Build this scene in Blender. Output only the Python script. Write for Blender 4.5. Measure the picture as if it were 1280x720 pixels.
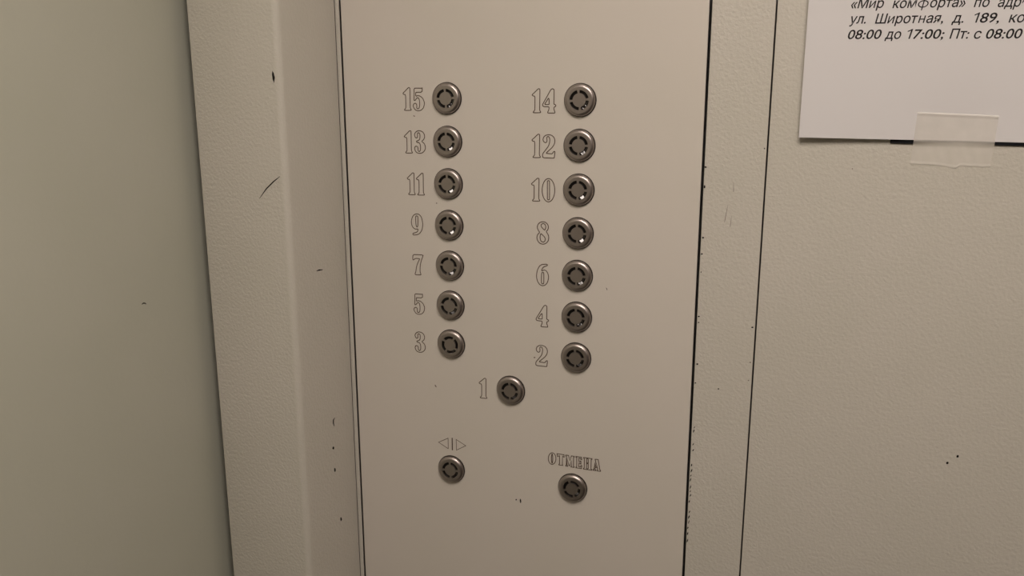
import bpy, bmesh, math, random
from mathutils import Vector, Matrix

random.seed(7)
scene = bpy.context.scene
for o in list(bpy.data.objects):
    bpy.data.objects.remove(o)
C = scene.collection

# ------------------------------------------------------------------ camera, world, exposure
Z0 = 1.52                       # height of the topmost button row above the cabin floor
F_PX, YAW, PITCH, ROLL = 1144.5, 0.3466, 0.2418, -0.0014
CAM = Vector((0.2918, -0.6586, Z0 + 0.027))
fwd = Vector((-math.sin(YAW) * math.cos(PITCH), math.cos(YAW) * math.cos(PITCH), -math.sin(PITCH)))
rt0 = Vector((math.cos(YAW), math.sin(YAW), 0))
up0 = rt0.cross(fwd)
RT = math.cos(ROLL) * rt0 + math.sin(ROLL) * up0
UP = -math.sin(ROLL) * rt0 + math.cos(ROLL) * up0
cam_data = bpy.data.cameras.new('camera')
cam_data.sensor_width = 36.0
cam_data.lens = F_PX / 1280 * 36.0
cam_data.clip_start = 0.01
cam = bpy.data.objects.new('camera', cam_data)
C.objects.link(cam)
cam.matrix_world = Matrix(((RT.x, UP.x, -fwd.x, CAM.x), (RT.y, UP.y, -fwd.y, CAM.y),
                           (RT.z, UP.z, -fwd.z, CAM.z), (0, 0, 0, 1)))
scene.camera = cam

world = bpy.data.worlds.new('world')
scene.world = world
world.use_nodes = True
world.node_tree.nodes['Background'].inputs[0].default_value = (1.0, 0.85, 0.7, 1)
world.node_tree.nodes['Background'].inputs[1].default_value = 0.0

vs = scene.view_settings
vs.view_transform = 'Standard'
vs.look = 'None'
vs.gamma = 1.0
vs.use_curve_mapping = False
vs.exposure = 0.0

LAMP_POS = (0.36, -0.64)
LAMP_SIZE = (0.54, 0.50)
LAMP_POWER = 12.2
LAMP_COLOR = (1.0, 0.875, 0.785)
CEIL = 2.10

# ------------------------------------------------------------------ helpers
PY = 0.0025                     # y of the control panel's face (buttons stand out towards -y)

def pix(x, y):
    return fwd + RT * ((x - 640) / F_PX) - UP * ((y - 360) / F_PX)

def on_y(x, y, Y=PY):
    d = pix(x, y)
    return CAM + d * ((Y - CAM.y) / d.y)

def on_x(x, y, X):
    d = pix(x, y)
    return CAM + d * ((X - CAM.x) / d.x)

def tag(o, label=None, cat=None, group=None, kind=None):
    if label: o['label'] = label
    if cat: o['category'] = cat
    if group: o['group'] = group
    if kind: o['kind'] = kind
    return o

def link(name, me, mat=None, parent=None):
    o = bpy.data.objects.new(name, me)
    if mat is not None and me is not None and len(me.materials) == 0:
        me.materials.append(mat)
    C.objects.link(o)
    if parent is not None:
        o.parent = parent
        o.matrix_parent_inverse = parent.matrix_basis.inverted()
    return o

def mesh(name, verts, faces, smooth=False):
    me = bpy.data.meshes.new(name)
    me.from_pydata([tuple(v) for v in verts], [], faces)
    me.update()
    if smooth:
        for p in me.polygons: p.use_smooth = True
    return me

def from_bm(name, bm, smooth=False):
    me = bpy.data.meshes.new(name)
    bm.to_mesh(me); bm.free()
    if smooth:
        for p in me.polygons: p.use_smooth = True
    return me

def box_bm(bm, x0, x1, y0, y1, z0, z1):
    vs_ = [bm.verts.new((x, y, z)) for x in (x0, x1) for y in (y0, y1) for z in (z0, z1)]
    for f in ((0, 1, 3, 2), (4, 6, 7, 5), (0, 4, 5, 1), (2, 3, 7, 6), (0, 2, 6, 4), (1, 5, 7, 3)):
        bm.faces.new([vs_[i] for i in f])

def box(name, x0, x1, y0, y1, z0, z1, mat, parent=None, bevel=0.0, seg=2):
    bm = bmesh.new()
    box_bm(bm, x0, x1, y0, y1, z0, z1)
    bmesh.ops.recalc_face_normals(bm, faces=bm.faces)
    if bevel:
        bmesh.ops.bevel(bm, geom=list(bm.edges), offset=bevel, segments=seg, affect='EDGES', profile=0.5)
    return link(name, from_bm(name, bm), mat, parent)

# ------------------------------------------------------------------ materials
def srgb(r, g, b):
    f = lambda c: (c / 255) / 12.92 if c / 255 <= 0.04045 else ((c / 255 + 0.055) / 1.055) ** 2.4
    return (f(r), f(g), f(b), 1)

def new_mat(name):
    m = bpy.data.materials.new(name)
    m.use_nodes = True
    nt = m.node_tree
    return m, nt, nt.nodes['Principled BSDF']

def noise(nt, scale, detail=3, rough=0.5, stretch=None):
    tc = nt.nodes.new('ShaderNodeTexCoord')
    mp = nt.nodes.new('ShaderNodeMapping')
    if stretch: mp.inputs['Scale'].default_value = stretch
    n = nt.nodes.new('ShaderNodeTexNoise')
    n.inputs['Scale'].default_value = scale
    n.inputs['Detail'].default_value = detail
    n.inputs['Roughness'].default_value = rough
    nt.links.new(tc.outputs['Object'], mp.inputs['Vector'])
    nt.links.new(mp.outputs['Vector'], n.inputs['Vector'])
    return n

def paint(name, col, rough=0.5, peel=0.5, scale=330, dist=0.0004, var=0.05, spec=0.5):
    m, nt, b = new_mat(name)
    n = noise(nt, scale, 2.5, 0.55)
    bp = nt.nodes.new('ShaderNodeBump')
    bp.inputs['Strength'].default_value = peel
    bp.inputs['Distance'].default_value = dist
    nt.links.new(n.outputs['Fac'], bp.inputs['Height'])
    nt.links.new(bp.outputs['Normal'], b.inputs['Normal'])
    n2 = noise(nt, 9, 4, 0.6)
    rp = nt.nodes.new('ShaderNodeValToRGB')
    rp.color_ramp.elements[0].position = 0.3
    rp.color_ramp.elements[1].position = 0.7
    lo = [c * (1 - var) for c in col[:3]]
    rp.color_ramp.elements[0].color = (lo[0], lo[1] * 1.01, lo[2] * 0.99, 1)
    rp.color_ramp.elements[1].color = (*col[:3], 1)
    nt.links.new(n2.outputs['Fac'], rp.inputs['Fac'])
    nt.links.new(rp.outputs['Color'], b.inputs['Base Color'])
    b.inputs['Roughness'].default_value = rough
    b.inputs['Specular IOR Level'].default_value = spec
    return m

def flat(name, col, rough=0.6, metal=0.0, spec=0.5):
    m, nt, b = new_mat(name)
    n = noise(nt, 60, 3)
    mx = nt.nodes.new('ShaderNodeMix'); mx.data_type = 'RGBA'
    mx.inputs['A'].default_value = (*[c * 0.93 for c in col[:3]], 1)
    mx.inputs['B'].default_value = (*col[:3], 1)
    nt.links.new(n.outputs['Fac'], mx.inputs['Factor'])
    nt.links.new(mx.outputs['Result'], b.inputs['Base Color'])
    b.inputs['Roughness'].default_value = rough
    b.inputs['Metallic'].default_value = metal
    b.inputs['Specular IOR Level'].default_value = spec
    return m

PAINT = (0.60, 0.57, 0.507)
M_WALL = paint('powder_coat_wall', PAINT, 0.45, 0.9, 460, 0.0005)
M_POST = M_WALL
M_PANEL = paint('smooth_panel_paint', (0.66, 0.615, 0.555), 0.5, 0.15, 420, 0.0003, 0.03)
M_DOOR = paint('door_paint', (0.49, 0.49, 0.41), 0.5, 0.2, 260)
M_DARK = flat('bare_steel', (0.20, 0.19, 0.18), 0.7, 0, 0.3)
M_FLOOR = paint('dark_linoleum', (0.06, 0.05, 0.045), 0.6, 0.3)
M_BOUNCE_CUT = paint('bounce_cut_laminate', (0.12, 0.095, 0.075), 0.5, 0.1)  # invented for the unseen walls, dark to cut bounce light
M_CEIL = flat('ceiling_white', (0.7, 0.68, 0.64), 0.6)
M_ENGRAVE = flat('engraved_line', (0.10, 0.065, 0.045), 0.8, 0, 0.2)
M_CHIP = flat('bare_chip', (0.010, 0.007, 0.006), 0.8, 0, 0.2)
M_FAINT = flat('faint_scuff', (0.22, 0.18, 0.15), 0.8, 0, 0.2)
M_INK = flat('printer_ink', (0.018, 0.015, 0.016), 0.7, 0, 0.2)
M_BLACKTAPE = flat('black_tape', (0.006, 0.007, 0.010), 0.5, 0, 0.3)
M_CUTOFF = flat('lamp_cutoff_frame', (0.12, 0.12, 0.12), 0.6)
M_LENS = flat('dark_lens', (0.004, 0.003, 0.003), 0.3, 0, 0.25)
M_FACET = flat('glint_lens', (0.006, 0.004, 0.004), 0.10, 0, 1.0)
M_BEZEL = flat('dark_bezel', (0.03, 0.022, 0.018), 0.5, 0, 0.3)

def metal_mat():
    m, nt, b = new_mat('nickel')
    n = noise(nt, 900, 3, 0.6)
    bp = nt.nodes.new('ShaderNodeBump')
    bp.inputs['Strength'].default_value = 0.06
    bp.inputs['Distance'].default_value = 0.0002
    nt.links.new(n.outputs['Fac'], bp.inputs['Height'])
    nt.links.new(bp.outputs['Normal'], b.inputs['Normal'])
    b.inputs['Base Color'].default_value = (0.43, 0.385, 0.36, 1)
    b.inputs['Metallic'].default_value = 1.0
    b.inputs['Roughness'].default_value = 0.40
    return m
M_METAL = metal_mat()

def paper_mat():
    m, nt, b = new_mat('office_paper')
    n = noise(nt, 1500, 3)
    bp = nt.nodes.new('ShaderNodeBump')
    bp.inputs['Strength'].default_value = 0.05
    bp.inputs['Distance'].default_value = 0.0001
    nt.links.new(n.outputs['Fac'], bp.inputs['Height'])
    nt.links.new(bp.outputs['Normal'], b.inputs['Normal'])
    b.inputs['Base Color'].default_value = (0.70, 0.685, 0.685, 1)
    b.inputs['Roughness'].default_value = 0.7
    b.inputs['Specular IOR Level'].default_value = 0.25
    return m
M_PAPER = paper_mat()

def tape_mat():
    m, nt, b = new_mat('clear_tape')
    b.inputs['Base Color'].default_value = (0.93, 0.90, 0.85, 1)
    b.inputs['Roughness'].default_value = 0.35
    tr = nt.nodes.new('ShaderNodeBsdfTransparent')
    tr.inputs[0].default_value = (0.97, 0.96, 0.93, 1)
    mx = nt.nodes.new('ShaderNodeMixShader')
    n = noise(nt, 120, 3)
    mr = nt.nodes.new('ShaderNodeMapRange')
    mr.inputs['To Min'].default_value = 0.42
    mr.inputs['To Max'].default_value = 0.52
    nt.links.new(n.outputs['Fac'], mr.inputs['Value'])
    nt.links.new(mr.outputs['Result'], mx.inputs[0])
    nt.links.new(tr.outputs[0], mx.inputs[1])
    nt.links.new(b.outputs[0], mx.inputs[2])
    nt.links.new(mx.outputs[0], nt.nodes['Material Output'].inputs['Surface'])
    return m
M_TAPE = tape_mat()

def emit_mat(name, col, s):
    m, nt, b = new_mat(name)
    b.inputs['Base Color'].default_value = (0.8, 0.8, 0.8, 1)
    b.inputs['Emission Color'].default_value = (*col, 1)
    b.inputs['Emission Strength'].default_value = s
    return m

# ------------------------------------------------------------------ the cabin
X1, Y1 = 0.98, -1.32            # far right wall, wall behind the camera
XP0, XP1 = -0.0898, 0.1968      # control panel
XG0, XG1 = 0.1988, 0.2408       # narrow cover strip
XW0 = 0.2419                    # wall sheet with the notice
T = 0.0015

floor = tag(box('floor', -0.25, X1 + 0.03, Y1 - 0.03, 0.06, -0.03, 0.0, M_FLOOR), kind='structure')
ceiling = tag(box('ceiling', -0.25, X1 + 0.03, Y1 - 0.03, 0.06, CEIL, CEIL + 0.03, M_CEIL), kind='structure')
tag(box('wall_right', X1, X1 + 0.03, Y1, 0.06, 0, CEIL, M_BOUNCE_CUT), kind='structure')
tag(box('wall_back', -0.25, X1 + 0.03, Y1 - 0.03, Y1, 0, CEIL, M_BOUNCE_CUT), kind='structure')
wall_front = tag(box('wall_front', -0.25, X1, PY + 0.030, PY + 0.05, 0, CEIL, M_DARK), kind='structure')
strip = box('cover_strip', XG0, XG1, PY, PY + T, 0, CEIL, M_WALL, wall_front, 0.0003)
sheet = box('wall_panel', XW0, X1, PY, PY + T, 0, CEIL, M_WALL, wall_front, 0.0003)
box('backing_rail', XG0 + 0.012, XG1 - 0.012, PY + T - 0.0002, PY + 0.0305, 0, CEIL, M_DARK, wall_front)
box('backing_rail', XW0 + 0.02, X1, PY + T - 0.0002, PY + 0.0305, 0, CEIL, M_DARK, wall_front)

# corner post (front return of the cabin): the face beside the panel looks along +x, wraps round a
# rounded outer corner and goes on as the door reveal, which looks along -y
XB = -0.0950                    # return face
YA = on_x(366.5, 360, XB).y     # reveal face
XL = on_y(262.5, 360, YA).x     # free edge of the reveal, in front of the door leaf
def corner_post():
    R = 0.0050
    Y0 = PY - 0.0006
    prof = [(XB - 0.0016, Y0), (XB - 0.0004, Y0), (XB, Y0 - 0.0004)]
    for i in range(0, 11):      # rounded outer corner
        a = math.radians(-90 * i / 10)
        prof.append((XB - R + R * math.cos(a), YA + R + R * math.sin(a)))
    prof += [(XL + 0.0008, YA), (XL + 0.0002, YA + 0.0002), (XL, YA + 0.0016),
             (XB - 0.0016 - 0.004, YA + 0.0016), (XB - 0.0016, YA + 0.0056)]
    n = len(prof)
    v = [(x, y, z) for z in (0, CEIL) for x, y in prof]
    f = [(i, (i + 1) % n, n + (i + 1) % n, n + i) for i in range(n)] + [tuple(range(n)), tuple(range(2 * n - 1, n - 1, -1))]
    me = mesh('trim_1', v, f)
    bm = bmesh.new(); bm.from_mesh(me)
    bmesh.ops.recalc_face_normals(bm, faces=bm.faces)
    bm.to_mesh(me); bm.free()
    for p in me.polygons: p.use_smooth = True
    me.set_sharp_from_angle(angle=math.radians(30))
    return link('trim_1', me, M_POST)
post = tag(corner_post(), 'pale powder coated corner post between door and control panel', kind='structure')
box('seam_strip', XB - 0.0003, XP0 - 0.0019, PY + 0.0002, PY + 0.0013, 0, CEIL, M_POST, wall_front, 0.0003)

XD = XL - 0.010                 # sliding door leaf behind the reveal
door = tag(box('door_1', XD - 0.03, XD, -0.86, 0.0, 0.005, 2.02, M_DOOR, None, 0.002), kind='structure')
tag(box('wall_left', XD - 0.06, XB, Y1, -0.80, 0, CEIL, M_WALL), kind='structure')
tag(box('trim_2', XD - 0.06, XB, -0.80, YA, 2.0, CEIL, M_WALL), kind='structure')
tag(box('trim_3', XD - 0.06, XD - 0.035, -0.80, 0.06, 0, 2.0, M_DARK), kind='structure')

# ------------------------------------------------------------------ ceiling lamp (lights the cabin from above)
lamp = bpy.data.objects.new('ceiling_light_offscreen', None)
lamp.location = (LAMP_POS[0], LAMP_POS[1], CEIL)
C.objects.link(lamp)
tag(lamp, 'square ceiling light with a white diffuser and deep dark frame added to cut its side light', 'ceiling light')
lx, ly = LAMP_POS
hx, hy = LAMP_SIZE[0] / 2, LAMP_SIZE[1] / 2
def lamp_parts():
    bm = bmesh.new()
    w = 0.018
    box_bm(bm, lx - hx - w, lx + hx + w, ly - hy - w, ly - hy, CEIL - 0.055, CEIL)
    box_bm(bm, lx - hx - w, lx + hx + w, ly + hy, ly + hy + w, CEIL - 0.055, CEIL)
    box_bm(bm, lx - hx - w, lx - hx, ly - hy, ly + hy, CEIL - 0.055, CEIL)
    box_bm(bm, lx + hx, lx + hx + w, ly - hy, ly + hy, CEIL - 0.055, CEIL)
    link('frame', from_bm('frame', bm), M_CUTOFF, lamp)  # unseen frame, made deep and dark to dim the top of the wall
    d = box('diffuser_offscreen', lx - hx, lx + hx, ly - hy, ly + hy, CEIL - 0.004, CEIL, emit_mat('lamp_glow', LAMP_COLOR, LAMP_POWER), lamp)
lamp_parts()

# ------------------------------------------------------------------ outlines (numbers, word, symbols)
def chaikin(pts, n=1):
    for _ in range(n):
        q = []
        for i in range(len(pts)):
            a, b = pts[i], pts[(i + 1) % len(pts)]
            q.append((a[0] * .78 + b[0] * .22, a[1] * .78 + b[1] * .22))
            q.append((a[0] * .22 + b[0] * .78, a[1] * .22 + b[1] * .78))
        pts = q
    return pts

def ribbon(bm, pts, w, y, depth=0.00012, closed=True):
    """raised-edge line of width w along 2-D points (x, z) lying on the plane y"""
    n = len(pts)
    L, Rr = [], []
    for i in range(n):
        p = Vector(pts[i])
        a = Vector(pts[(i - 1) % n]) if closed or i > 0 else p
        b = Vector(pts[(i + 1) % n]) if closed or i < n - 1 else p
        d1 = (p - a).normalized() if (p - a).length > 1e-9 else (b - p).normalized()
        d2 = (b - p).normalized() if (b - p).length > 1e-9 else d1
        t = (d1 + d2)
        t = t.normalized() if t.length > 1e-6 else d1
        nn = Vector((-t.y, t.x))
        k = max(0.6, abs(nn.dot(Vector((-d1.y, d1.x)))))
        off = nn * (w / 2 / k)
        for lst, q in ((L, p + off), (Rr, p - off)):
            lst.append(bm.verts.new((q.x, y - depth, q.y)))
    for i in range(n if closed else n - 1):
        j = (i + 1) % n
        bm.faces.new((L[i], L[j], Rr[j], Rr[i]))

def ell(cx, cy, rx, ry, n=28):
    return [(cx + rx * math.cos(2 * math.pi * i / n), cy + ry * math.sin(2 * math.pi * i / n)) for i in range(n)]

def caps(x0, x1, y0, y1):
    r = (x1 - x0) / 2; cx = (x0 + x1) / 2
    return ([(cx + r * math.cos(math.radians(a)), y0 + r - r * math.sin(math.radians(a))) for a in range(0, 181, 30)] +
            [(cx + r * math.cos(math.radians(a)), y1 - r - r * math.sin(math.radians(a))) for a in range(180, 361, 30)])

# each glyph: origin of its crop, zoom factor, outlines in crop pixels
GL = {
 '1': ((660, 105), 18, [[(95, 240), (160, 180), (225, 115), (245, 106), (266, 116), (270, 140), (265, 400), (262, 575), (270, 605), (287, 630), (280, 647), (125, 650), (116, 632), (147, 600), (155, 570), (157, 400), (157, 275), (112, 270), (95, 252)]]),
 '4': ((660, 105), 18, [[(525, 120), (550, 106), (575, 116), (588, 135), (585, 300), (582, 440), (590, 460), (615, 465), (629, 485), (620, 508), (590, 518), (580, 560), (595, 600), (608, 640), (600, 656), (450, 656), (441, 640), (465, 590), (475, 540), (465, 512), (360, 512), (330, 492), (328, 465), (345, 430), (430, 280), (500, 150)],
      [(465, 320), (476, 345), (476, 455), (465, 463), (388, 463), (378, 448), (410, 400), (450, 335)]]),
 '5': ((500, 100), 18, [[(313, 185), (400, 184), (486, 185), (500, 176), (497, 276), (362, 276), (350, 292), (354, 368), (400, 350), (450, 360), (510, 410), (545, 490), (549, 540), (530, 620), (480, 680), (410, 696), (350, 680), (305, 620), (294, 575), (310, 535), (345, 520), (372, 545), (378, 590), (373, 630), (400, 652), (430, 635), (442, 560), (436, 450), (415, 403), (385, 400), (365, 420), (345, 455), (318, 462), (313, 440), (318, 300)]]),
 '3': ((500, 155), 18, [[(330, 270), (323, 230), (350, 180), (400, 150), (450, 150), (510, 175), (545, 230), (554, 290), (535, 345), (482, 392), (540, 430), (570, 500), (569, 560), (545, 610), (500, 650), (430, 663), (370, 640), (335, 590), (326, 540), (340, 505), (370, 495), (400, 520), (404, 560), (404, 600), (430, 622), (455, 600), (463, 540), (455, 460), (430, 420), (375, 412), (366, 388), (390, 375), (430, 360), (447, 320), (449, 250), (440, 210), (415, 193), (395, 205), (390, 240), (393, 290), (375, 317), (345, 305)]]),
 '2': ((660, 162), 18, [[(390, 297), (350, 270), (333, 220), (355, 160), (400, 125), (460, 113), (530, 125), (585, 175), (606, 240), (595, 320), (545, 400), (480, 460), (400, 533), (470, 540), (545, 545), (570, 500), (597, 486), (605, 505), (598, 570), (590, 632), (580, 641), (450, 637), (330, 632), (325, 560), (345, 520), (400, 450), (460, 370), (485, 290), (491, 210), (470, 160), (440, 153), (420, 180), (428, 240), (420, 280)]]),
 '0': ((660, 217), 18, [ell(460, 375, 142, 263), caps(435, 485, 158, 592)]),
 '9': ((500, 260), 18, [[(370, 134), (430, 145), (480, 200), (505, 290), (516, 380), (500, 490), (450, 575), (390, 605), (310, 613), (290, 597), (298, 570), (340, 562), (385, 545), (405, 510), (406, 472), (350, 481), (300, 450), (265, 380), (256, 310), (275, 220), (310, 160)],
      [(355, 190), (378, 178), (405, 195), (407, 300), (405, 400), (390, 432), (375, 425), (362, 380), (355, 250)]]),
 '7': ((500, 312), 18, [[(295, 113), (410, 117), (526, 124), (515, 165), (480, 260), (458, 370), (455, 500), (478, 560), (470, 571), (350, 569), (345, 535), (362, 500), (370, 420), (395, 320), (448, 213), (430, 205), (350, 200), (305, 238), (291, 220)]]),
 '8': ((660, 272), 18, [[(335, 91), (400, 105), (450, 160), (463, 220), (445, 280), (408, 310), (455, 380), (471, 450), (455, 530), (400, 585), (335, 599), (270, 580), (215, 520), (199, 450), (215, 380), (267, 335), (230, 280), (207, 220), (225, 150), (275, 105)],
      [(335, 130), (380, 145), (403, 195), (395, 250), (375, 284), (335, 245), (300, 205), (294, 160)],
      [(295, 358), (340, 400), (385, 450), (391, 500), (370, 545), (330, 551), (290, 525), (271, 450), (280, 385)]]),
 '6': ((660, 325), 18, [[(420, 90), (443, 110), (415, 130), (360, 145), (325, 180), (306, 230), (318, 242), (360, 219), (410, 235), (450, 300), (466, 390), (440, 500), (390, 560), (330, 576), (270, 555), (215, 480), (188, 370), (205, 240), (250, 140), (310, 95), (370, 91)],
      [(308, 285), (330, 273), (356, 282), (357, 400), (356, 510), (345, 531), (315, 531), (302, 510), (302, 400)]]),
}
LET = [ # the word above the cancel button, crop origin (680, 555), zoom 16
 [ell(163, 290, 76, 116), ell(163, 290, 13, 92)],
 [[(262, 193), (400, 213), (403, 262), (387, 257), (372, 238), (368, 410), (378, 428), (300, 418), (298, 404), (312, 396), (312, 236), (294, 238), (272, 250)]],
 [[(437, 220), (490, 228), (520, 330), (548, 237), (605, 245), (605, 262), (592, 268), (590, 445), (603, 452), (602, 468), (540, 458), (540, 445), (550, 440), (548, 330), (515, 435), (500, 430), (462, 290), (462, 425), (475, 432), (473, 446), (435, 440), (435, 425), (448, 417), (450, 245), (437, 240)]],
 [[(640, 248), (750, 264), (754, 312), (738, 307), (725, 285), (700, 282), (700, 350), (722, 353), (732, 338), (738, 340), (740, 402), (728, 398), (720, 383), (700, 380), (698, 455), (725, 460), (742, 430), (757, 432), (748, 491), (640, 475), (640, 460), (655, 455), (655, 268), (640, 264)]],
 [[(795, 268), (865, 278), (865, 293), (853, 298), (853, 375), (885, 380), (885, 302), (875, 296), (875, 281), (960, 292), (960, 307), (945, 312), (940, 500), (955, 508), (953, 523), (870, 511), (870, 496), (885, 490), (885, 396), (853, 391), (850, 488), (865, 496), (862, 511), (790, 500), (790, 485), (805, 480), (808, 290), (795, 284)]],
 [[(1025, 303), (1085, 311), (1118, 518), (1132, 525), (1130, 546), (1060, 537), (1060, 522), (1075, 515), (1068, 472), (1028, 466), (1020, 508), (1035, 515), (1032, 532), (980, 524), (980, 510), (998, 504), (1035, 335), (1024, 322)], [(1045, 372), (1062, 452), (1030, 447)]],
]
def to_plane(org, z, pts, Y=PY):
    out = []
    for x, y in pts:
        p = on_y(org[0] + x / z, org[1] + y / z, Y)
        out.append((p.x, p.z))
    return out

GLYPH = {}
for ch, (org, z, loops) in GL.items():
    wl = [to_plane(org, z, chaikin(l)) for l in loops]
    xs = [p[0] for p in wl[0]]; zs = [p[1] for p in wl[0]]
    cx, cz = (min(xs) + max(xs)) / 2, (min(zs) + max(zs)) / 2
    GLYPH[ch] = [[(x - cx, zz - cz) for x, zz in l] for l in wl]

# ------------------------------------------------------------------ control panel
panel = bpy.data.objects.new('control_panel', None)
panel.location = ((XP0 + XP1) / 2, PY, 0)
C.objects.link(panel)
tag(panel, 'pale grey lift control panel with two columns of round metal floor buttons', 'control panel')
plate = box('faceplate', XP0, XP1, PY, PY + T, 0, CEIL, M_PANEL, panel, 0.0003)
box('back_box', XP0 + 0.02, XP1 - 0.02, PY + T - 0.0002, PY + 0.0302, 0, CEIL, M_DARK, panel)

COL = 0.1065
ROW = 0.033
def button_mesh():
    N = 96
    R0, R1 = 0.0050, 0.0073
    H = 0.0034
    rings = [(0.0, H), (0.0026, H), (R0, H), (R1, H), (0.0088, H), (0.0097, H), (0.0101, H - 0.00012), (0.0106, H - 0.00038),
             (0.0110, H - 0.00072), (0.0114, H - 0.00118), (0.0116, H - 0.00165), (0.0117, H - 0.0021), (0.0116, 0.0008), (0.0112, 0.0002)]
    gap = math.radians(7.5)
    def in_slot(k):
        a = (k + 0.5) * 2 * math.pi / N
        m = a % (math.pi / 2)
        return gap < m < math.pi / 2 - gap
    bm = bmesh.new()
    V = []
    for r, h in rings:
        if r == 0:
            V.append([bm.verts.new((0, -h, 0))] * N)
        else:
            V.append([bm.verts.new((r * math.cos(2 * math.pi * k / N), -h, r * math.sin(2 * math.pi * k / N))) for k in range(N)])
    for i in range(len(rings) - 1):
        for k in range(N):
            j = (k + 1) % N
            if i == 0:
                bm.faces.new((V[0][0], V[1][k], V[1][j])); continue
            if i == 2 and in_slot(k): continue
            bm.faces.new((V[i][k], V[i + 1][k], V[i + 1][j], V[i][j]))
    # slot walls
    dep = 0.0016
    low = {}
    def lowv(i, k):
        if (i, k) not in low:
            c = V[i][k].co
            low[(i, k)] = bm.verts.new((c.x, c.y + dep, c.z))
        return low[(i, k)]
    for k in range(N):
        j = (k + 1) % N
        if in_slot(k):
            for i in (2, 3):
                bm.faces.new((V[i][k], V[i][j], lowv(i, j), lowv(i, k)))
            if not in_slot((k - 1) % N): bm.faces.new((V[2][k], V[3][k], lowv(3, k), lowv(2, k)))
            if not in_slot(j): bm.faces.new((V[2][j], V[3][j], lowv(3, j), lowv(2, j)))
    bmesh.ops.recalc_face_normals(bm, faces=bm.faces)
    me = from_bm('push_button', bm, True)
    me.set_sharp_from_angle(angle=math.radians(35))
    me.materials.append(M_METAL)
    return me
BTN = button_mesh()

HALF = Vector((0.385, -0.80, 0.455)).normalized()  # normal of the added lens facet, aimed to bounce the lamp into the camera
def lens_mesh(q):
    """dark light guide seen through one slot; quadrant q. The lower right one has an added facet tilted to throw a glint."""
    n = 24
    a0 = math.radians(90 * q + 5); a1 = math.radians(90 * q + 85)
    v = []; f = []
    ac = math.radians(-58)
    cx, cz = 0.0061 * math.cos(ac), 0.0061 * math.sin(ac)
    for i in range(n + 1):
        a = a0 + (a1 - a0) * i / n
        for r, h in ((0.0049, 0.0023), (0.0055, 0.00245), (0.0061, 0.0025), (0.0067, 0.00245), (0.0074, 0.0023)):
            x, z = r * math.cos(a), r * math.sin(a)
            if q == 3:
                hp = 0.0024 + (HALF.x * (x - cx) + HALF.z * (z - cz)) / HALF.y
                d = ((x - cx) ** 2 + (z - cz) ** 2) ** 0.5
                k = max(0.0, min(1.0, (0.0022 - d) / 0.0005))
                h = h * (1 - k) + hp * k
            v.append((x, -h, z))
    for i in range(n):
        for k in range(4):
            f.append((i * 5 + k, i * 5 + k + 1, i * 5 + 6 + k, i * 5 + 5 + k))
    me = mesh('lens', v, f, True)
    if me.polygons[0].normal.y > 0: me.flip_normals()
    me.materials.append(M_FACET if q == 3 else M_LENS)
    return me
LENS = [lens_mesh(q) for q in range(4)]

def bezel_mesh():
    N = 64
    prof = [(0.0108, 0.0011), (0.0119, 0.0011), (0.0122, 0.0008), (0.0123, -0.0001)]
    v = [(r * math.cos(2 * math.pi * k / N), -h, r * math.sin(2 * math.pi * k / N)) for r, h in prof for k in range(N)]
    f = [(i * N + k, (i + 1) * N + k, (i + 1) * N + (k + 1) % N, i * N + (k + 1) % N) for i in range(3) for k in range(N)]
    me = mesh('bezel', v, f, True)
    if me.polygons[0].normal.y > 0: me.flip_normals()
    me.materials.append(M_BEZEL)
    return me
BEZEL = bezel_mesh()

def button(x, z, rot, label):
    b = bpy.data.objects.new('push_button', BTN)
    C.objects.link(b)
    b.location = (x, PY, Z0 + z)
    b.rotation_euler = (0, -math.radians(rot), 0)
    b.parent = panel
    b.matrix_parent_inverse = panel.matrix_basis.inverted()
    b['label'] = label
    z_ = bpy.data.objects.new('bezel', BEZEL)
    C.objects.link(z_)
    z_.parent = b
    for q in range(4):
        l = bpy.data.objects.new('lens', LENS[q])
        C.objects.link(l)
        l.parent = b
    return b

ROT = {15: 4, 13: 2, 11: 0, 9: 0, 7: -8, 5: -6, 3: -33, 14: 6, 12: 1, 10: 0, 8: 2, 6: 0, 4: 0, 2: 2, 1: 2}
for i in range(7):
    for c, n in ((0, 15 - 2 * i), (1, 14 - 2 * i)):
        button(c * COL, -i * ROW, ROT[n], 'round nickel push button beside the engraved number %d' % n)
button(0.0520, -0.2319, ROT[1], 'round nickel push button beside the engraved number 1')
button(-0.0019, -0.3097, 3, 'round nickel push button below the door-opening arrows')
button(0.1054, -0.3093, 18, 'round nickel push button below the word ОТМЕНА')

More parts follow.
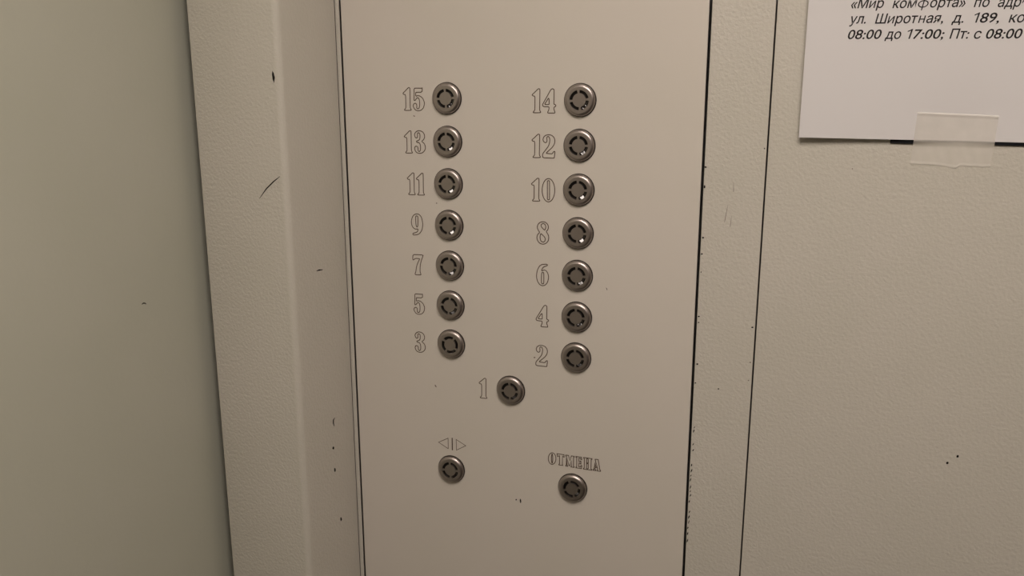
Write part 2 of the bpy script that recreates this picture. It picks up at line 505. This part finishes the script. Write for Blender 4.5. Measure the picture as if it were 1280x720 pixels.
LW = 0.00068
NUM = {'15': [('1', 508.9, 123.8), ('5', 523.4, 124.2)], '13': [('1', 510.4, 177.4), ('3', 524.9, 177.6)],
       '11': [('1', 514.1, 229.7), ('1', 525.5, 230.2)], '9': [('9', 521.4, 280.7)], '7': [('7', 522.7, 331.0)],
       '5': [('5', 524.0, 380.1)], '3': [('3', 525.2, 427.7)],
       '14': [('1', 670.6, 126.0), ('4', 686.6, 126.2)], '12': [('1', 670.3, 182.4), ('2', 686.0, 183.0)],
       '10': [('1', 669.6, 237.1), ('0', 685.6, 237.8)], '8': [('8', 678.6, 291.2)], '6': [('6', 678.2, 343.5)],
       '4': [('4', 678.0, 394.9)], '2': [('2', 677.1, 444.7)], '1': [('1', 603.8, 485.1)]}
for s, parts in NUM.items():
    bm = bmesh.new()
    for ch, px, py in parts:
        p = on_y(px, py)
        for l in GLYPH[ch]:
            ribbon(bm, [(x + p.x, z + p.z) for x, z in l], LW, PY)
    bmesh.ops.recalc_face_normals(bm, faces=bm.faces)
    o = link('engraved_number', from_bm('engraved_number', bm), M_ENGRAVE, panel)
    o['label'] = 'engraved outline number %s' % s
word = None
for loops in LET:
    bm = bmesh.new()
    for l in loops:
        ribbon(bm, to_plane((680, 555), 16, l), 0.00066, PY)
    link('engraved_letter', from_bm('engraved_letter', bm), M_ENGRAVE, panel)
bm = bmesh.new()
for l in ([(226, 182), (321, 141), (323, 246)], [(402, 154), (498, 217), (405, 261)]):
    ribbon(bm, to_plane((520, 530), 8, l), 0.00058, PY)
ribbon(bm, to_plane((520, 530), 8, [(362, 138), (364, 262)]), 0.0010, PY, closed=False)
link('door_opening_symbol', from_bm('door_opening_symbol', bm), M_ENGRAVE, panel)

# ------------------------------------------------------------------ chips and scratches in the paint
def chip(poly, parent, mat=M_CHIP, plane='panel', name='paint_chip'):
    e = 0.00012
    if plane == 'panel':
        pts = [on_y(x, y, PY) for x, y in poly]; off = Vector((0, -e, 0))
    elif plane == 'reveal':
        pts = [on_y(x, y, YA) for x, y in poly]; off = Vector((0, -e, 0))
    else:
        pts = [on_x(x, y, XB if plane == 'return' else XD) for x, y in poly]; off = Vector((e, 0, 0))
    me = mesh(name, [p + off for p in pts], [tuple(range(len(pts)))])
    return link(name, me, mat, parent)

def blob(cx, cy, rx, ry, ang=0.0, n=7):
    a0 = random.random() * 6
    out = []
    for i in range(n):
        a = a0 + 2 * math.pi * i / n
        r = random.uniform(0.9, 1.3)
        x, y = rx * r * math.cos(a), ry * r * math.sin(a)
        out.append((cx + x * math.cos(ang) - y * math.sin(ang), cy + x * math.sin(ang) + y * math.cos(ang)))
    return out

def stroke(pts, w):
    n = len(pts); a = []; b = []
    for i, (x, y) in enumerate(pts):
        x0, y0 = pts[max(0, i - 1)]; x1, y1 = pts[min(n - 1, i + 1)]
        d = math.hypot(x1 - x0, y1 - y0)
        k = w / 2 * (0.35 if i in (0, n - 1) else 1)
        nx, ny = -(y1 - y0) / d * k, (x1 - x0) / d * k
        a.append((x + nx, y + ny)); b.append((x - nx, y - ny))
    return a + b[::-1]

chip([(340.6, 88.5), (342.2, 91), (343.8, 97), (342.6, 104), (340.8, 99), (340.0, 93)], post, plane='reveal')
chip(stroke([(350, 220.5), (342, 227), (333, 236), (324.5, 248)], 1.5), post, plane='reveal', name='scratch')
chip(stroke([(395.5, 338.6), (399, 337.6), (403.5, 337)], 2.0), post, plane='return')
chip(stroke([(418.5, 522), (416.6, 525), (416.6, 529), (417.8, 533)], 1.3), post, plane='return')
chip(blob(416.6, 560, 1.2, 1.9), post, plane='return')
chip(blob(418.6, 587.5, 1.0, 2.8), post, plane='return')
chip(blob(426.2, 649, 0.9, 2.4), post, plane='return')
chip(stroke([(177, 380.5), (179, 378.9), (181, 379), (182.8, 380.2)], 1.6), door, plane='door')
for c in ((645.3, 624.6, 0.9, 0.9, 0), (650.6, 626.0, 0.9, 2.9, -0.15)):
    chip(blob(*c), panel)
for c in ((517.8, 145, 1.3, 0.6, 0.4), (544.6, 482.5, 0.8, 1.8, -0.5), (668.2, 446.8, 1.1, 0.8, 0), (545.8, 254, 0.8, 0.7, 0)):
    chip(blob(*c), panel, M_FAINT)
chip(stroke([(757.5, 359.6), (758.6, 361), (759, 363)], 0.9), panel)
for c in ((882, 209, 1.2, 1.0), (880.7, 233.5, 0.9, 2.2), (879, 297, 1.2, 1.0), (877.5, 317.3, 1.1, 1.0), (876.4, 340, .7, .7),
          (873.5, 395.5, 1.1, .8), (873.4, 403, 1.0, 0.8), (871.6, 455, 1.4, 1.0), (869.4, 478.5, 1.0, 0.8), (898, 486, 1.0, 0.9)):
    chip(blob(*c), strip)
for c in ((940.3, 409.2, 1.3, 0.9), (955.7, 185.7, 0.8, 0.8), (937.8, 453, .8, .8), (935.5, 475.5, .9, .7)):
    chip(blob(*c), strip, M_FAINT if c[0] < 939 else M_CHIP)
for l in ([(910, 256), (907.5, 268), (906, 276)], [(914.5, 270), (913, 282)], [(917, 228), (917, 238)]):
    chip(stroke(l + [(l[-1][0] - .4, l[-1][1] + 2)], 0.7), strip, M_FAINT, name='scratch')
y = 526.0
while y < 682:
    cx = 867.6 - (y - 526) * 0.053 + random.uniform(-0.8, 0.9)
    h = random.uniform(0.7, 2.2)
    if random.random() < 0.86:
        k = random.uniform(0.5, 0.95)
        chip(stroke([(cx + k, y - h), (cx, y), (cx - k, y + h)], random.uniform(1.0, 1.7)), strip)
    y += h * 2 + random.uniform(1.0, 5.5)
chip(blob(1184.2, 578.6, 1.7, 1.5), sheet)
chip(blob(1197.0, 570.3, 1.4, 1.8), sheet)
chip(blob(1065.5, 211, 0.9, 0.6), sheet, M_FAINT)

# ------------------------------------------------------------------ notice
PX0, PZ0 = 0.2618, Z0 - 0.0228
PW, PH = 0.210, 0.297
def paper_y(x, z):
    u = (x - PX0) / PW; v = (z - PZ0) / PH
    lift = 0.0030 + 0.0016 * math.exp(-(u / 0.12) ** 2) - 0.0018 * math.exp(-((x - 0.358) / 0.03) ** 2 - (v / 0.12) ** 2)
    lift += 0.0006 * math.sin(u * 5.1 + 0.7) * math.sin(v * 4.2 + 1.0)
    return PY - lift
def make_paper():
    nx, nz = 42, 40
    v = []; f = []
    for j in range(nz + 1):
        for i in range(nx + 1):
            x = PX0 + PW * i / nx; z = PZ0 + PH * j / nz
            v.append((x, paper_y(x, z), z))
    for j in range(nz):
        for i in range(nx):
            a = j * (nx + 1) + i
            f.append((a, a + 1, a + nx + 2, a + nx + 1))
    m = len(v)
    v += [(x, y + 0.00015, z) for x, y, z in v]
    f += [tuple(m + k for k in q[::-1]) for q in f]
    rim = [i for i in range(nx + 1)] + [j * (nx + 1) + nx for j in range(1, nz + 1)] + \
          [nz * (nx + 1) + i for i in range(nx - 1, -1, -1)] + [j * (nx + 1) for j in range(nz - 1, 0, -1)]
    for k in range(len(rim)):
        a, b = rim[k], rim[(k + 1) % len(rim)]
        f.append((b, a, a + m, b + m))
    o = link('paper_notice', mesh('paper_notice', v, f, False), M_PAPER)
    for p in o.data.polygons[:nx * nz]: p.use_smooth = True
    o.data.set_sharp_from_angle(angle=math.radians(30))
    return o
notice = tag(make_paper(), 'white printed paper notice hanging on the wall right of the control panel', 'notice')

def letter_ef():
    """the letter whose two bowls share a stem; built by hand"""
    n = 40; v = []; f = []
    for rx, ry in ((0.40, 0.275), (0.31, 0.195)):
        v += [(0.40 + rx * math.cos(2 * math.pi * i / n), 0.265 + ry * math.sin(2 * math.pi * i / n)) for i in range(n)]
    f += [(i, (i + 1) % n, n + (i + 1) % n, n + i) for i in range(n)]
    m = len(v)
    v += [(0.355, -0.2), (0.445, -0.2), (0.445, 0.73), (0.355, 0.73)]
    f.append((m, m + 1, m + 2, m + 3))
    return v, f
HAND = {'ф': letter_ef(),
        '1': ([(0.19, 0), (0.285, 0), (0.285, 0.73), (0.215, 0.73), (0.19, 0.60), (0.0, 0.50), (0.0, 0.59), (0.13, 0.66)],
              [(0, 1, 2, 3, 4), (4, 5, 6, 7, 3)]),
        'и': ([(0, 0), (0.095, 0), (0.095, 0.54), (0, 0.54), (0.36, 0), (0.455, 0), (0.455, 0.54), (0.36, 0.54),
               (0.09, 0.0), (0.09, 0.14), (0.365, 0.54), (0.365, 0.40)], [(0, 1, 2, 3), (4, 5, 6, 7), (8, 11, 10, 9)]),
        'н': ([(0, 0), (0.095, 0), (0.095, 0.54), (0, 0.54), (0.35, 0), (0.445, 0), (0.445, 0.54), (0.35, 0.54),
               (0.095, 0.24), (0.35, 0.24), (0.35, 0.32), (0.095, 0.32)], [(0, 1, 2, 3), (4, 5, 6, 7), (8, 9, 10, 11)])}

def word_polys(w):
    runs = []; cur = ''
    for ch in w:
        if ch in HAND:
            if cur: runs.append(cur)
            runs.append(ch); cur = ''
        else: cur += ch
    if cur: runs.append(cur)
    V = []; Fc = []; x0 = 0.0
    for r in runs:
        vs_, fs_ = HAND[r] if r in HAND else text_polys(r)
        mn = min(x for x, _ in vs_)
        base = len(V)
        V += [(x - mn + x0, y) for x, y in vs_]
        Fc += [tuple(base + k for k in q) for q in fs_]
        x0 = max(x for x, _ in V) + (0.13 if r != '1' else 0.14)
    return V, Fc

def text_polys(s):
    cu = bpy.data.curves.new('t', 'FONT')
    cu.body = s
    cu.size = 1.0
    cu.offset = 0.010
    cu.resolution_u = 4
    ob = bpy.data.objects.new('t', cu)
    C.objects.link(ob)
    dg = bpy.context.evaluated_depsgraph_get()
    me = bpy.data.meshes.new_from_object(ob.evaluated_get(dg))
    vs_ = [(v.co.x, v.co.y) for v in me.vertices]
    fs_ = [tuple(p.vertices) for p in me.polygons]
    bpy.data.objects.remove(ob); bpy.data.curves.remove(cu); bpy.data.meshes.remove(me)
    return vs_, fs_

# (words with the pixel x of their left and right ends, pixel y of the baseline at x = 1060 and 1270)
LINES = [
    (10.4, 8.2, [('«Мир', 1063.5, 1104.5), ('комфорта»', 1115.3, 1206.5), ('по', 1217, 1236.5), ('адресу', 1247, 1306)]),
    (29.6, 27.8, [('ул.', 1061.5, 1082), ('Широтная,', 1093.5, 1178.5), ('д.', 1189, 1204), ('189,', 1217, 1248.5), ('корп.', 1260.5, 1306)]),
    (48.8, 48.0, [('08:00', 1059.5, 1101.5), ('до', 1105.5, 1126), ('17:00;', 1133.5, 1180), ('Пт:', 1186.5, 1211), ('с', 1217, 1226.5), ('08:00', 1232, 1277.5)]),
]
CAPH = 0.0061
for y0, y1, words in LINES:
    V = []; Fc = []
    for w, xa, xb in words:
        vs_, fs_ = word_polys(w)
        sh = 0.21
        capn = 0.73
        vs_ = [(x + sh * yy, yy) for x, yy in vs_]
        mn = min(x for x, _ in vs_); mxx = max(x for x, _ in vs_)
        ya = y0 + (y1 - y0) * (xa - 1060) / 210; yb = y0 + (y1 - y0) * (xb - 1060) / 210
        A = on_y(xa, ya, PY - 0.003); B = on_y(xb, yb, PY - 0.003)
        sx = (B.x - A.x) / (mxx - mn)
        base = len(V)
        for x, yy in vs_:
            X = A.x + (x - mn) * sx
            Zb = (A.z + B.z) / 2 + yy * (CAPH / capn)
            V.append((X, paper_y(X, Zb) - 0.00008, Zb))
        Fc += [tuple(base + k for k in q) for q in fs_]
    link('printed_line', mesh('printed_line', V, Fc), M_INK, notice)

# clear tape over the notice's lower edge
def make_tape():
    TL, TR = on_y(1147, 140, PY - .003), on_y(1249, 144.5, PY - .003)
    BL, BR = on_y(1137.5, 205, PY), on_y(1237.5, 210, PY)
    nx, nz = 24, 44
    v = []; f = []
    for j in range(nz + 1):
        t = j / nz
        for i in range(nx + 1):
            s = i / nx
            p = (TL * (1 - s) + TR * s) * (1 - t) + (BL * (1 - s) + BR * s) * t
            if t > 0.5:     # torn lower edge
                k = (t - 0.5) / 0.5
                p.z -= k * (0.0016 * math.exp(-((s - 0.60) / 0.16) ** 2) if s < 0.62 else -0.0003 - 0.0002 * math.sin(s * 40))
            yp = paper_y(p.x, p.z) - 0.00025
            d = p.z - PZ0
            yw = PY - 0.0003 - 0.00018 * (1 + math.sin(p.x * 900 + p.z * 300)) * 0.5
            if d > 0: yy = yp
            else:
                k = min(1.0, -d / 0.0045)
                k = k * k * (3 - 2 * k)
                ye = paper_y(p.x, PZ0) - 0.00025
                yy = ye * (1 - k) + yw * k
            if j == 1: yy -= 0.0005
            if j == 2: yy -= 0.0002
            if j == nz - 1: yy -= 0.0003
            v.append((p.x, yy, p.z))
    for j in range(nz):
        for i in range(nx):
            a = j * (nx + 1) + i
            f.append((a, a + nx + 1, a + nx + 2, a + 1))
    return link('adhesive_tape', mesh('adhesive_tape', v, f, True), M_TAPE)
tag(make_tape(), 'torn piece of clear adhesive tape over the lower edge of the notice', 'tape')

# black strips stuck on the wall, showing under the notice's lower edge
for xa, xb, ya, yb, lab in ((1112.5, 1142, 174.5, 179.0, 'short black strip under the notice just left of the clear tape'),
                            (1243, 1330, 176, 181.5, 'longer black strip under the notice just right of the clear tape')):
    a = on_y(xa, yb); b = on_y(xb, yb)
    o = box('black_strip', a.x, b.x, PY - 0.0012, PY + 0.0001, a.z, a.z + 0.012, M_BLACKTAPE, None, 0.0003, 1)
    tag(o, lab, 'tape', 'black strips behind the notice')
